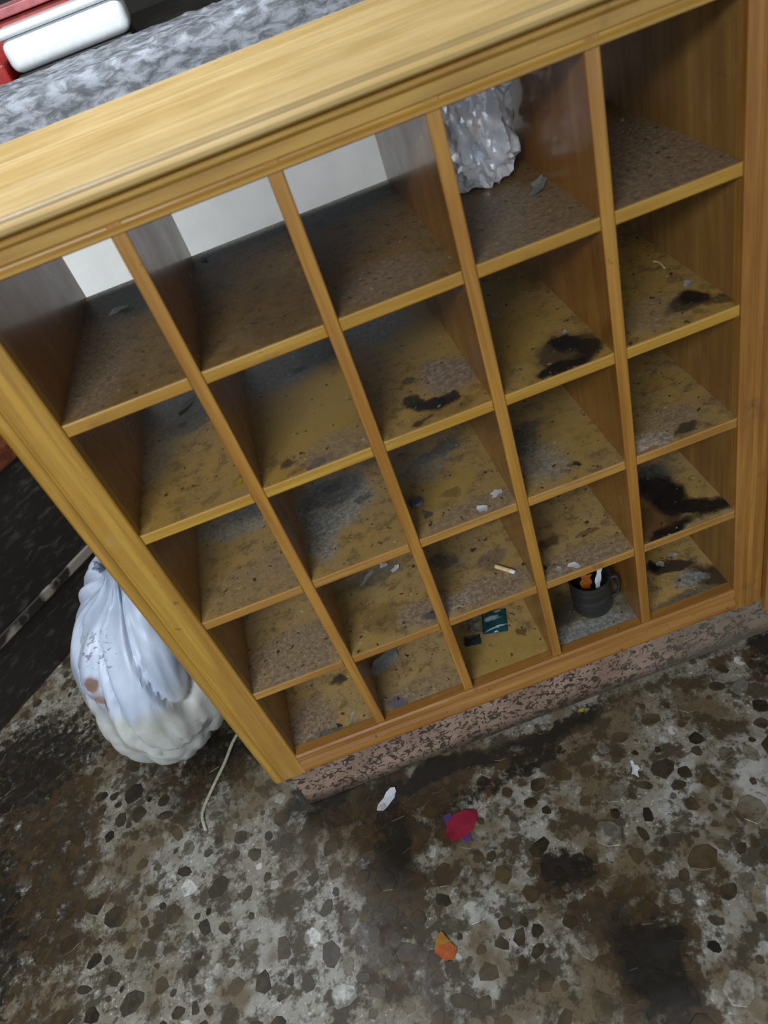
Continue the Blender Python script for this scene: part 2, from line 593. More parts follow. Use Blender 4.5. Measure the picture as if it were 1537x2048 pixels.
def edge_board(name, lo, hi, mats, parent):
    """board whose front edge carries the first material, the rest the second"""
    bm = bmesh.new()
    box(bm, lo, hi)
    es = [e for e in bm.edges if all(abs(v.co.y - lo[1]) < 1e-6 for v in e.verts)]
    bmesh.ops.bevel(bm, geom=es, offset=0.0022, segments=2, affect='EDGES', profile=0.5)
    bm.normal_update()
    bmesh.ops.recalc_face_normals(bm, faces=bm.faces[:])
    for f in bm.faces:
        cen = f.calc_center_median()
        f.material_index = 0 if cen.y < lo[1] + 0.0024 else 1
    return finish(name, bm, mats, parent)


for i in range(1, 5):
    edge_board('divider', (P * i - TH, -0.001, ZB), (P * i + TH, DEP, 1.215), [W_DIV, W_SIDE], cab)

COLS = {'black': (0.007, 0.006, 0.006), 'soot': (0.020, 0.016, 0.013), 'grey': (0.24, 0.25, 0.235), 'dgrey': (0.085, 0.090, 0.082), 'pale': (0.42, 0.37, 0.29),
        'yellow': (0.320, 0.210, 0.050), 'brown': (0.050, 0.026, 0.010), 'taupe': (0.255, 0.190, 0.130), 'purple': (0.055, 0.045, 0.060), 'blue': (0.085, 0.095, 0.125), 'rust': (0.26, 0.105, 0.025)}


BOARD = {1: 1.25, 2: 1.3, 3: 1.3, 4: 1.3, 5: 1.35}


def grime(name, row, colm, stains):
    t = NT(name)
    p = t.flat(t.pos())
    p = t.mapping(p, (colm * 1.7 - 1.7, row * 2.3, 0))
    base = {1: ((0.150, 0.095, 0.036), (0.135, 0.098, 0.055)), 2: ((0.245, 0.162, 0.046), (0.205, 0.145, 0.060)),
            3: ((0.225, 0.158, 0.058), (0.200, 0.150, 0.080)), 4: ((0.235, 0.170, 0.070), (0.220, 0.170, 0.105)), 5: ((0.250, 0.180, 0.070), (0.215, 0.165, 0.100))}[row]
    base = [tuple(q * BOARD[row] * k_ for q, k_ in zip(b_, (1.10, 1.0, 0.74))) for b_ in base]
    c = t.mix(t.rng(t.noise(p, 9, 5, 0.6), 0.35, 0.65), base[0], base[1])
    c = t.mix(t.rng(t.noise(p, 38, 5, 0.7), 0.46, 0.66, 0, 0.62), c, (0.078, 0.050, 0.020))
    c = t.mix(t.rng(t.noise(t.mapping(p, (3, 1, 0)), 150, 3, 0.6), 0.50, 0.66, 0, 0.30), c, (0.34, 0.255, 0.130))
    v0 = t.flat(t.pos())
    v = t.wobble(t.wobble(v0, 22, 0.045), 85, 0.016)
    for kind, x, y, rx, ry, ro, a in stains:
        f = t.math('MULTIPLY', t.blob(v, x, y, rx, ry, ro, 0.30), a)
        cc = COLS[kind]
        if kind in ('grey', 'dgrey', 'taupe', 'pale'):
            sp = t.noise(p, 120, 4, 0.7)
            cc = t.mix(t.rng(sp, 0.4, 0.65), tuple(q * 0.6 for q in cc), tuple(q * 1.25 for q in cc))
        c = t.mix(f, c, cc)
    # specks of ash and grit
    sp = t.noise(t.mapping(p, (11, 4, 0)), 75, 3, 0.55)
    c = t.mix(t.rng(sp, 0.640, 0.69, 0, 0.9), c, (0.026, 0.019, 0.012))
    sp2 = t.noise(t.mapping(p, (2, 14, 0)), 105, 2, 0.5)
    c = t.mix(t.rng(sp2, 0.70, 0.74, 0, 0.7), c, (0.45, 0.42, 0.36))
    t.bump(t.noise(p, 110, 4, 0.7), 0.25, 0.001)
    return t.out(c, 0.48)


ST = {
    (1, 1): [('dgrey', 0.09, 0.34, 0.11, 0.09, 0, 0.9), ('taupe', 0.04, 0.15, 0.05, 0.15, 0, 0.7)],
    (1, 2): [('dgrey', 0.30, 0.385, 0.13, 0.035, 0, 0.9), ('dgrey', 0.21, 0.36, 0.03, 0.05, 0, 0.7), ('brown', 0.30, 0.10, 0.05, 0.10, 0, 0.4)],
    (1, 3): [('dgrey', 0.45, 0.365, 0.13, 0.05, 0.1, 0.95), ('black', 0.40, 0.33, 0.012, 0.01, 0, 0.7), ('taupe', 0.44, 0.06, 0.07, 0.06, 0, 0.6)],
    (1, 4): [('taupe', 0.62, 0.08, 0.09, 0.12, 0, 0.6), ('brown', 0.68, 0.35, 0.06, 0.06, 0, 0.6)],
    (1, 5): [('taupe', 0.82, 0.12, 0.10, 0.16, 0, 0.75)],
    (2, 1): [('grey', 0.09, 0.32, 0.10, 0.06, 0, 0.85), ('dgrey', 0.09, 0.25, 0.05, 0.03, 0.3, 0.7), ('black', 0.075, 0.25, 0.010, 0.006, 0, 0.8), ('grey', 0.02, 0.20, 0.04, 0.08, 0, 0.4)],
    (2, 2): [('yellow', 0.29, 0.16, 0.10, 0.10, 0.2, 0.85), ('grey', 0.25, 0.31, 0.075, 0.065, 0.2, 0.95), ('dgrey', 0.33, 0.32, 0.04, 0.055, 0, 0.9), ('black', 0.285, 0.285, 0.014, 0.012, 0.4, 0.85),
             ('brown', 0.235, 0.036, 0.013, 0.012, 0, 0.85), ('purple', 0.274, 0.010, 0.016, 0.012, 0.5, 0.85), ('taupe', 0.31, 0.03, 0.06, 0.04, 0, 0.5)],
    (2, 3): [('yellow', 0.50, 0.25, 0.05, 0.11, 0, 0.8), ('grey', 0.43, 0.33, 0.055, 0.06, 0, 0.95), ('taupe', 0.495, 0.105, 0.042, 0.050, 0.3, 0.95), ('brown', 0.43, 0.13, 0.010, 0.010, 0, 0.7),
             ('black', 0.455, 0.045, 0.030, 0.016, -0.1, 0.97), ('black', 0.435, 0.066, 0.014, 0.016, 0.4, 0.9), ('black', 0.482, 0.046, 0.018, 0.012, 0.5, 0.92), ('soot', 0.428, 0.014, 0.016, 0.006, 0.2, 0.8), ('brown', 0.47, 0.020, 0.05, 0.014, 0, 0.35)],
    (2, 4): [('yellow', 0.62, 0.20, 0.07, 0.14, 0, 0.55), ('soot', 0.660, 0.045, 0.050, 0.042, 0.5, 0.8), ('black', 0.668, 0.066, 0.018, 0.026, 0.3, 0.97), ('black', 0.640, 0.016, 0.042, 0.014, 0.0, 0.97), ('black', 0.69, 0.035, 0.018, 0.020, 0.3, 0.9)],
    (2, 5): [('taupe', 0.80, 0.06, 0.05, 0.05, 0, 0.5), ('soot', 0.845, 0.050, 0.030, 0.024, 0.1, 0.8), ('black', 0.858, 0.060, 0.022, 0.022, 0.3, 0.97), ('soot', 0.880, 0.032, 0.025, 0.012, -0.5, 0.7)],
    (3, 1): [('grey', 0.07, 0.215, 0.075, 0.04, 0, 0.6), ('dgrey', 0.12, 0.235, 0.06, 0.025, 0.2, 0.6), ('taupe', 0.10, 0.05, 0.10, 0.05, 0, 0.4)],
    (3, 2): [('grey', 0.25, 0.17, 0.07, 0.07, 0.3, 0.85), ('dgrey', 0.262, 0.195, 0.060, 0.042, 0.2, 0.95), ('black', 0.262, 0.205, 0.020, 0.012, 0, 0.6), ('grey', 0.22, 0.09, 0.03, 0.06, 0, 0.7), ('dgrey', 0.305, 0.145, 0.014, 0.010, 0, 0.85)],
    (3, 3): [('dgrey', 0.455, 0.195, 0.050, 0.016, 0.3, 0.8), ('grey', 0.42, 0.17, 0.05, 0.03, 0, 0.5), ('yellow', 0.445, 0.09, 0.045, 0.030, 0.2, 0.8), ('brown', 0.45, 0.075, 0.016, 0.010, 0, 0.5), ('taupe', 0.47, 0.015, 0.08, 0.03, 0, 0.7), ('purple', 0.40, 0.055, 0.008, 0.008, 0, 0.8)],
    (3, 4): [('dgrey', 0.59, 0.14, 0.03, 0.040, 0.2, 0.75), ('dgrey', 0.625, 0.17, 0.04, 0.012, 0, 0.7), ('grey', 0.60, 0.07, 0.05, 0.05, 0, 0.5), ('black', 0.642, 0.036, 0.008, 0.008, 0, 0.9), ('yellow', 0.66, 0.12, 0.04, 0.07, 0, 0.5)],
    (3, 5): [('pale', 0.760, 0.022, 0.040, 0.024, 0, 0.85), ('taupe', 0.81, 0.05, 0.05, 0.04, 0, 0.6), ('soot', 0.825, 0.016, 0.022, 0.010, 0.2, 0.8), ('rust', 0.74, 0.004, 0.03, 0.008, 0, 0.8)],
    (4, 1): [('taupe', 0.08, 0.05, 0.10, 0.07, 0, 0.75)],
    (4, 2): [('dgrey', 0.27, 0.165, 0.06, 0.022, 0.1, 0.6), ('brown', 0.26, 0.06, 0.03, 0.04, 0.2, 0.4), ('taupe', 0.33, 0.04, 0.045, 0.035, 0, 0.85), ('purple', 0.341, 0.026, 0.012, 0.012, 0, 0.75), ('yellow', 0.22, 0.015, 0.04, 0.015, 0, 0.6)],
    (4, 3): [('pale', 0.39, 0.035, 0.050, 0.022, 0, 0.75), ('taupe', 0.46, 0.035, 0.08, 0.035, 0, 0.8), ('dgrey', 0.40, 0.14, 0.02, 0.020, 0, 0.7), ('purple', 0.48, 0.10, 0.03, 0.02, 0.4, 0.5)],
    (4, 4): [('taupe', 0.62, 0.02, 0.09, 0.03, 0, 0.8), ('brown', 0.59, 0.09, 0.020, 0.012, 0, 0.7), ('brown', 0.66, 0.07, 0.02, 0.008, 0, 0.6)],
    (4, 5): [('rust', 0.765, 0.05, 0.05, 0.06, 0, 0.7), ('soot', 0.79, 0.05, 0.04, 0.10, -0.6, 0.6), ('dgrey', 0.815, 0.150, 0.045, 0.035, 0.3, 0.9), ('black', 0.818, 0.090, 0.030, 0.050, -0.3, 0.98), ('black', 0.852, 0.036, 0.048, 0.022, -0.3, 0.98), ('black', 0.785, 0.012, 0.045, 0.013, 0, 0.97), ('soot', 0.80, 0.13, 0.03, 0.03, 0, 0.85), ('brown', 0.80, 0.03, 0.02, 0.012, 0.5, 0.6)],
    (5, 1): [('soot', 0.118, 0.135, 0.018, 0.016, 0, 0.85), ('taupe', 0.05, 0.05, 0.05, 0.07, 0, 0.9), ('dgrey', 0.08, 0.01, 0.10, 0.018, 0, 0.8), ('black', 0.095, 0.030, 0.006, 0.005, 0, 0.9), ('rust', 0.02, 0.0, 0.04, 0.02, 0, 0.5)],
    (5, 2): [('taupe', 0.30, 0.03, 0.06, 0.04, 0, 0.6), ('taupe', 0.22, 0.03, 0.05, 0.03, 0, 0.7), ('blue', 0.226, 0.024, 0.019, 0.020, 0.1, 0.85), ('black', 0.265, 0.13, 0.005, 0.005, 0, 0.9), ('dgrey', 0.30, 0.17, 0.03, 0.012, 0, 0.7)],
    (5, 3): [('yellow', 0.44, 0.05, 0.09, 0.05, 0, 0.7), ('brown', 0.50, 0.085, 0.014, 0.010, 0, 0.7), ('brown', 0.44, 0.002, 0.025, 0.008, 0, 0.8)],
    (5, 4): [('dgrey', 0.64, 0.06, 0.11, 0.06, 0, 0.75), ('grey', 0.61, 0.025, 0.09, 0.03, 0, 0.8), ('soot', 0.60, 0.10, 0.03, 0.04, 0, 0.6)],
    (5, 5): [('soot', 0.825, 0.105, 0.050, 0.016, -0.3, 0.92), ('soot', 0.872, 0.050, 0.042, 0.030, -0.5, 0.9), ('grey', 0.84, 0.055, 0.030, 0.020, 0, 0.8), ('dgrey', 0.80, 0.012, 0.08, 0.018, 0, 0.8), ('black', 0.80, 0.118, 0.012, 0.012, 0, 0.8)],
}
for row in range(1, 6):
    for colm in range(1, 6):
        x0 = XL if colm == 1 else P * (colm - 1) + TH
        x1 = XR if colm == 5 else P * colm - TH
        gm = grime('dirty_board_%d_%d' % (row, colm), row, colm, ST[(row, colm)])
        if row < 5:
            z = ZT[row - 1]
            edge_board('shelf_board', (x0, 0.0, z - TH), (x1, DEP, z + TH), [W_EDGE if row < 3 else W_EDGE_DIM, gm], cab)
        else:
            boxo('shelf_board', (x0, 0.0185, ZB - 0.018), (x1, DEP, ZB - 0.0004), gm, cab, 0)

# ================================================================== BEHIND THE SHELF: counter
M_WHITE = plain('white_laminate', (0.80, 0.81, 0.80), 0.35, 0.05, 10)
M_DTOP = plain('dark_counter_top', (0.022, 0.020, 0.016), 0.35, 0.5, 25)
ctr = empty('counter', (0.6, 1.2, 0))
tag(ctr, 'white-fronted counter with dark top standing behind the pigeonhole shelf', 'counter')
boxo('front_panel', (-0.28, 0.95, 0.0), (0.618, 0.97, 1.19), M_WHITE, ctr, 0.002)
boxo('side_front_panel', (0.619, 0.95, 0.0), (1.6, 0.97, 1.19), M_DTOP, ctr, 0.002)
boxo('body', (-0.28, 0.9705, 0.0), (1.6, 1.9, 1.1895), M_DTOP, ctr, 0)
boxo('counter_top', (-0.28, 0.94, 1.19), (1.6, 1.92, 1.213), M_DTOP, ctr, 0.004, 2)

t = NT('grey_plastic_film')
n = t.noise(t.mapping(t.pos(), scale=(26, 60, 60)), 1.0, 5, 0.65, 0.5)
c = t.mix(t.rng(n, 0.35, 0.65), (0.24, 0.26, 0.29), (0.72, 0.77, 0.86))
M_FILM = t.out(c, 0.42)


def sheet(name, x0, x1, y0, y1, z, nx, ny, hfun, mat, th=0.0015, edge=None):
    bm = bmesh.new()
    g = []
    for j in range(ny + 1):
        row_ = []
        for i in range(nx + 1):
            u, v_ = i / nx, j / ny
            x, y = x0 + (x1 - x0) * u, y0 + (y1 - y0) * v_
            if edge:
                dx, dy = edge(u, v_)
                x += dx
                y += dy
            row_.append(bm.verts.new((x, y, z + hfun(x, y, u, v_))))
        g.append(row_)
    for j in range(ny):
        for i in range(nx):
            bm.faces.new((g[j][i], g[j][i + 1], g[j + 1][i + 1], g[j + 1][i]))
    geom = bmesh.ops.solidify(bm, geom=bm.faces[:], thickness=th)
    return finish(name, bm, mat, None, True, 60)


def film_h(x, y, u, v_):
    r_ = abs(noise.noise(Vector((x * 7 + y * 4, y * 16, 0.3)))) * 0.022 + abs(noise.noise(Vector((x * 22, y * 40, 2.3)))) * 0.010
    h = 0.003 + max(0.0, 0.022 - r_) * 0.55 + 0.004 * noise.noise(Vector((x * 60, y * 60, 5)))
    if v_ < 0.16:                                   # hangs down over the front edge of the counter
        return 0.004 - (0.16 - v_) / 0.16 * 0.085
    return h


def film_e(u, v_):
    a = -0.05 * abs(noise.noise(Vector((u * 9, 4.4, 0)))) + 0.008 * noise.noise(Vector((u * 31, 1.4, 0)))
    if v_ < 0.16:
        w_ = 0.008 * abs(noise.noise(Vector((u * 40, v_ * 9, 7.7))))
        return 0.0, 0.932 - w_ * (1 - v_ / 0.16) - (0.88 + 0.36 * v_)
    return 0.0, a * v_ ** 3 + (0.08 - 0.08 * min(1, (v_ - 0.16) / 0.3)) * 0


o = sheet('plastic_sheet', -0.26, 1.45, 0.88, 1.24, 1.2145, 150, 50, film_h, M_FILM, 0.0012, film_e)
tag(o, 'crumpled grey plastic sheet lying along the counter behind the shelf', 'plastic sheet')


def rounded(name, lo, hi, rad, mat, parent=None, seg=5):
    bm = bmesh.new()
    box(bm, lo, hi, rad, seg)
    return finish(name, bm, mat, parent, True, 40)


M_BOXW = plain('bright_white_plastic', (0.88, 0.92, 0.93), 0.35, 0.03)
M_RED = plain('red_plastic', (0.36, 0.022, 0.014), 0.35, 0.2)
M_PINK = plain('pink_trim', (0.42, 0.12, 0.13), 0.4, 0.15)  # pinker and paler than the crate body
M_BLK = plain('black_plastic', (0.010, 0.010, 0.011), 0.4, 0.3)
wb = empty('white_box', (0.04, 1.318, 1.214))
tag(wb, 'bright white rounded plastic box on the counter, top left', 'box')
rounded('body', (-0.105, 1.252, 1.2295), (0.185, 1.384, 1.300), 0.022, M_BOXW, wb)
rounded('lid', (-0.107, 1.250, 1.3005), (0.187, 1.386, 1.318), 0.008, M_BOXW, wb, 3)
rounded('base', (-0.10, 1.257, 1.2145), (0.18, 1.379, 1.229), 0.004, M_BLK, wb, 2)
rb = empty('red_crate', (-0.04, 1.52, 1.214))
tag(rb, 'red plastic crate with pink rim behind the white box', 'crate')
rounded('body', (-0.26, 1.40, 1.2135), (0.16, 1.66, 1.330), 0.01, M_RED, rb, 2)
for lo, hi in (((-0.27, 1.39, 1.3305), (0.17, 1.405, 1.350)), ((-0.27, 1.655, 1.3305), (0.17, 1.67, 1.350)), ((-0.27, 1.4055, 1.3305), (-0.255, 1.6545, 1.350)), ((0.155, 1.4055, 1.3305), (0.17, 1.6545, 1.350))):
    boxo('rim', lo, hi, M_PINK, rb, 0.003, 2)
boxo('lid', (-0.254, 1.406, 1.331), (0.154, 1.654, 1.336), M_BLK, rb, 0.002)
rp = boxo('red_packet', (-0.27, 1.26, 1.2135), (-0.118, 1.38, 1.262), M_RED, None, 0.006, 2)
tag(rp, 'small red packet pressed against left end of the white box', 'packet')

# ================================================================== RIGHT: neighbouring post
post = empty('wooden_post', (1.0, 0.02, 0.0))
tag(post, 'varnished orange wooden post at right edge beside the shelf', 'post')
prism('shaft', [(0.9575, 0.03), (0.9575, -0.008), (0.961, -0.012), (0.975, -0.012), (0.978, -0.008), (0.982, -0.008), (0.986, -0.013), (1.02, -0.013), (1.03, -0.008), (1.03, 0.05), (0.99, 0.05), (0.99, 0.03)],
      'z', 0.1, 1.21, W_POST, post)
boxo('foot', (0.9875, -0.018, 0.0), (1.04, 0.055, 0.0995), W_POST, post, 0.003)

# ================================================================== LEFT: dark sideboard in the shadow
M_BLKV = NT('black_scuffed_panel')
t = M_BLKV
n = t.noise(t.mapping(t.obj(), scale=(20, 20, 60)), 1.0, 5, 0.7, 0.4)
c = t.mix(t.rng(n, 0.50, 0.72, 0, 0.8), (0.012, 0.010, 0.008), (0.055, 0.050, 0.045))
M_BLKV = t.out(c, 0.45)
M_RBROWN = wood('red_brown_wood', (0.13, 0.034, 0.010), (0.07, 0.016, 0.006), 'x', 0.35, 0.3, 0.2)
t = NT('worn_rail')
n = t.noise(t.obj(), 6, 4, 0.6)
c = t.mix(t.rng(n, 0.52, 0.60), (0.014, 0.011, 0.009), (0.20, 0.175, 0.15))
M_RAIL = t.out(c, 0.5)
sb = empty('sideboard', (-0.60, 0.75, 0))
tag(sb, 'dark low sideboard with red-brown top standing left of the shelf', 'sideboard')
A = math.radians(47)


def sb_box(name, lo, hi, mat, bev=0.003):
    bm = bmesh.new()
    box(bm, lo, hi, bev, 2)
    o_ = finish(name, bm, mat, None)
    o_.location.z += (hi[2] - lo[2]) / 2
    for v in o_.data.vertices:
        v.co.z -= (hi[2] - lo[2]) / 2
    o_.parent = sb
    return o_


sb_box('front_panel', (-0.50, 0.0, 0.215), (0.24, 0.02, 0.545), M_BLKV)
sb_box('lower_rail', (-0.50, -0.006, 0.185), (0.24, 0.022, 0.2145), M_RAIL, 0.004)
sb_box('end_panel', (0.2405, 0.0, 0.215), (0.26, 0.38, 0.545), M_BLKV)
sb_box('end_panel', (-0.52, 0.0, 0.215), (-0.5005, 0.38, 0.545), M_BLKV)
sb_box('back_panel', (-0.50, 0.36, 0.19), (0.24, 0.38, 0.545), M_BLKV)
sb_box('floor_panel', (-0.50, 0.0225, 0.19), (0.24, 0.3595, 0.21), M_BLKV)
sb_box('top_board', (-0.54, -0.02, 0.5455), (0.28, 0.40, 0.60), M_RBROWN, 0.008)
sb_box('shade_panel', (-0.50, 0.012, 0.0), (0.24, 0.03, 0.1845), M_BLKV, 0.002)  # dark panels stand in for the shaded hollow under the sideboard
sb_box('shade_panel', (0.2225, 0.0305, 0.0), (0.24, 0.38, 0.1845), M_BLKV, 0.002)
sb_box('shade_panel', (-0.50, 0.0305, 0.0), (-0.4825, 0.38, 0.1845), M_BLKV, 0.002)
sb.rotation_euler = (0, 0, A)

# ================================================================== THE WHITE BAG
t = NT('white_bag_plastic')
p = t.pos()
n = t.noise(p, 7, 5, 0.6)
c = t.mix(t.rng(n, 0.35, 0.7), (0.36, 0.43, 0.55), (0.50, 0.57, 0.70))
sx = t.n('ShaderNodeSeparateXYZ')
t.link(t.wobble(p, 9, 0.12), sx.inputs[0])
c = t.mix(t.rng(sx.outputs[2], 0.345, 0.285, 0, 0.9), c, t.mix(t.rng(t.noise(p, 14, 4, 0.6), 0.35, 0.7), (0.38, 0.39, 0.35), (0.50, 0.52, 0.49)))
BAGC = Vector((-0.265, 0.385, 0.0))
ob = t.mapping(p, tuple(-BAGC))
vv = t.wobble(ob, 26, 0.03)


def blob3(t, vec, x, y, z, r, soft=0.3):
    v = t.mapping(vec, (x, y, z), (0, 0, 0), (r[0], r[1], r[2]), 'TEXTURE')
    l = t.n('ShaderNodeVectorMath', operation='LENGTH')
    t.link(v, l.inputs[0])
    return t.rng(l.outputs['Value'], 1 + soft, 1 - soft)


BAGC = Vector((-0.265, 0.385, 0.0))
c = t.mix(t.math('MULTIPLY', blob3(t, vv, -0.060, -0.205, 0.372, (0.016, 0.04, 0.022)), 0.9), c, (0.20, 0.095, 0.05))
c = t.mix(t.math('MULTIPLY', blob3(t, vv, -0.066, -0.225, 0.340, (0.022, 0.03, 0.016)), 0.85), c, (0.24, 0.12, 0.07))
pr = t.noise(t.mapping(ob, scale=(60, 60, 140)), 1.0, 2, 0.5)
c = t.mix(t.math('MULTIPLY', t.rng(pr, 0.56, 0.62, 0, 0.8), blob3(t, ob, -0.01, -0.16, 0.425, (0.045, 0.06, 0.03))), c, (0.12, 0.12, 0.16))
c = t.mix(t.math('MULTIPLY', t.rng(t.noise(ob, 30, 4), 0.5, 0.62, 0, 0.7), blob3(t, ob, 0.05, -0.24, 0.17, (0.07, 0.08, 0.035))), c, (0.06, 0.07, 0.07))
M_BAG = t.out(c, 0.38, Subsurface_Weight=0.0, Transmission_Weight=0.0)

bm = bmesh.new()
NU, NV = 130, 90
rings = []
for j in range(NV + 1):
    ph = j / NV
    row_ = []
    for i in range(NU):
        a = 2 * math.pi * i / NU
        d = Vector((math.cos(a), math.sin(a), 0))
        # silhouette from the flat base up to the gathered neck
        q = min(1.0, ph / 0.84)
        ang = -math.pi / 2 + q * math.pi * 0.93
        rr = max(0.0, math.cos(ang)) ** 0.80
        z = 0.236 + 0.236 * math.sin(ang)
        rx, ry = 0.168 * rr, 0.275 * rr
        if ph > 0.84:
            q = (ph - 0.84) / 0.16
            k_ = (1 - q) ** 2
            fl = 0.05 * max(0, q - 0.45)
            rx, ry = 0.014 + (rx - 0.014) * k_ + fl, 0.014 + (ry - 0.014) * k_ + fl
            z += 0.070 * q
        x, y = rx * d.x, ry * d.y
        sp = Vector((rx * d.x / 0.17, ry * d.y / 0.275, (z - 0.236) / 0.236))
        # long soft folds that run up to the neck, broken by a few sharp tucks
        w1 = noise.noise(Vector((d.x * 1.6, d.y * 1.6, z * 2.0)))
        fold = 0.016 * noise.noise(sp * 1.3 + Vector((3, 1, 7)))
        tuck = abs(noise.noise(Vector((d.x * 2.1 + z * 2.6, d.y * 2.1 - z * 1.8, z * 3.0 + 2.0))))
        fold += -0.020 * max(0.0, 1 - tuck / 0.22) ** 2
        tuck2 = abs(noise.noise(Vector((d.x * 4.2 - z * 3.5, d.y * 4.2 + z * 4.2, z * 5.0 + 9.0))))
        fold += -0.006 * max(0.0, 1 - tuck2 / 0.30) ** 2
        pl = max(0.0, (ph - 0.50) / 0.50)
        fold += 0.014 * pl * math.sin(a * 11 + 5 * w1) * (1 if ph < 0.88 else 0.3)
        s_ = 1 if rx > 0.06 else rx / 0.06
        lean = max(0.0, z - 0.22) ** 1.5
        x += d.x * fold * s_ + lean * 0.35
        y += d.y * fold * s_ * 1.15 - lean * 0.25
        z = max(0.0015, z + 0.006 * noise.noise(sp * 3) * min(1, ph * 6))
        row_.append(bm.verts.new((BAGC.x + x, BAGC.y + y, z)))
    rings.append(row_)
for a_, b_ in zip(rings, rings[1:]):
    for i in range(NU):
        j = (i + 1) % NU
        bm.faces.new((a_[i], a_[j], b_[j], b_[i]))
NECK = sum((v.co for v in rings[int(NV * 0.93)]), Vector()) / NU
bmesh.ops.remove_doubles(bm, verts=bm.verts[:], dist=0.0004)
bagr = empty('plastic_bag', BAGC)
tag(bagr, 'stuffed white plastic bag on the floor left of the shelf', 'bag')
finish('bag_body', bm, M_BAG, bagr, True, 75)
bm = bmesh.new()
tube(bm, [(NECK.x + 0.024 * math.cos(a * 0.3), NECK.y + 0.024 * math.sin(a * 0.3), NECK.z) for a in range(22)], 0.005, 6)
finish('tie', bm, M_BAG, bagr, True)

# cord trailing from under the bag
M_CORD = plain('beige_cord', (0.36, 0.35, 0.27), 0.7, 0.2, 200)
bm = bmesh.new()
tube(bm, spline([(-0.165, 0.255, 0.006), (-0.190, 0.222, 0.006), (-0.212, 0.180, 0.005), (-0.238, 0.138, 0.0055), (-0.262, 0.098, 0.005), (-0.272, 0.070, 0.005), (-0.266, 0.035, 0.0045)], 8), 0.0036, 8)
tag(finish('cord', bm, M_CORD, None, True), 'beige cord on the floor trailing out beside the white bag', 'cord')

# ================================================================== THINGS IN THE COMPARTMENTS
Z = {1: ZT[0] + TH, 2: ZT[1] + TH, 3: ZT[2] + TH, 4: ZT[3] + TH, 5: ZB}
Z0 = 0.0008

# crumpled silvery bag in the top row
t = NT('silver_film')
n = t.noise(t.obj(), 45, 4, 0.6)
c = t.mix(t.rng(n, 0.35, 0.65), (0.70, 0.76, 0.85), (0.92, 0.95, 1.0))
M_SILVER = t.out(c, 0.20, Metallic=0.25, Coat_Weight=0.9)
bm = bmesh.new()
bmesh.ops.create_icosphere(bm, subdivisions=5, radius=1.0)
FC = Vector((0.634, 0.245, Z[1] + 0.098))
for v in bm.verts:
    d = v.co.normalized()
    dz = Vector((d.x * 2.4, d.y * 2.4, d.z * 1.1))
    h = noise.noise(dz * 0.8 + Vector((2, 8, 1))) * 0.22
    for fq, am, of in ((0.95, 0.34, 5.0), (1.9, 0.24, 1.0), (3.6, 0.13, 9.0)):
        qv = Vector((d.x * 2.4, d.y * 2.4, d.z * 1.2 + d.x * 0.8)) * fq + Vector((of, 2, of))
        rid = 1 - abs(noise.noise(qv)) * 2.2          # sharp ridges, shallow hollows
        h += am * (rid - 0.55)
    h *= 0.55
    s_ = 1 + h
    wz = 0.5 + 0.5 * d.z
    rx = 0.060 + 0.010 * (1 - wz)
    co = Vector((d.x * s_ * rx, d.y * s_ * 0.062, d.z * (1 + 0.4 * h) * 0.108))
    co.x += 0.012 * (1 - wz) - 0.004
    co = co + FC
    co.z = max(co.z, Z[1] + Z0)
    co.z = min(co.z, 1.2145)
    co.x = min(max(co.x, 0.552), 0.708)
    v.co = co
tag(finish('film_bag', bm, M_SILVER, None, True, 18), 'crumpled silvery plastic film bag in the top row compartment', 'bag')

# steel mug with paper and an orange wrapper
t = NT('tarnished_steel')
n = t.noise(t.mapping(t.obj(), scale=(10, 10, 90)), 1.0, 4, 0.6)
c = t.mix(t.rng(n, 0.35, 0.65), (0.035, 0.038, 0.038), (0.065, 0.068, 0.068))
M_STEEL = t.out(c, 0.34, Metallic=0.6)
MC = Vector((0.650, 0.083, ZB + 0.0004))
mug = empty('mug', MC)
tag(mug, 'dark metal mug holding paper scraps in the bottom row', 'mug')
bm = bmesh.new()
lathe(bm, [(r * 1.07, z * 1.06) for r, z in ((0.0, 0.0), (0.030, 0.0), (0.0345, 0.002), (0.0355, 0.006), (0.0360, 0.040), (0.0370, 0.078), (0.0385, 0.081), (0.0385, 0.083), (0.0360, 0.083), (0.0345, 0.078), (0.0335, 0.006), (0.0, 0.004))], MC, 40)
bmesh.ops.remove_doubles(bm, verts=bm.verts[:], dist=0.00005)
finish('mug_body', bm, M_STEEL, mug, True, 40)
bm = bmesh.new()
ha = math.radians(-12)
hd = Vector((math.cos(ha), math.sin(ha), 0))
tube(bm, spline([MC + hd * 0.0355 + Vector((0, 0, 0.068)), MC + hd * 0.050 + Vector((0, 0, 0.070)), MC + hd * 0.054 + Vector((0, 0, 0.055)), MC + hd * 0.053 + Vector((0, 0, 0.032)), MC + hd * 0.047 + Vector((0, 0, 0.018)), MC + hd * 0.0350 + Vector((0, 0, 0.016))], 6), 0.0036, 8)
finish('handle', bm, M_STEEL, mug, True)
M_PAPER = plain('white_paper', (0.84, 0.87, 0.92), 0.7, 0.08, 90)
M_ORANGE = plain('orange_wrapper', (0.50, 0.15, 0.02), 0.4, 0.25, 90)


def strip(name, pts, width, mat, dirw, parent=None, th=0.0006):
    bm = bmesh.new()
    prev = None
    dirw = Vector(dirw).normalized()
    for k, q in enumerate(pts):
        q = Vector(q)
        wv = width * (0.8 + 0.2 * math.sin(k * 1.7))
        a_, b_ = bm.verts.new(q - dirw * wv / 2), bm.verts.new(q + dirw * wv / 2)
        if prev:
            bm.faces.new((prev[0], prev[1], b_, a_))
        prev = (a_, b_)
    bmesh.ops.solidify(bm, geom=bm.faces[:], thickness=th)
    return finish(name, bm, mat, parent, True, 50)


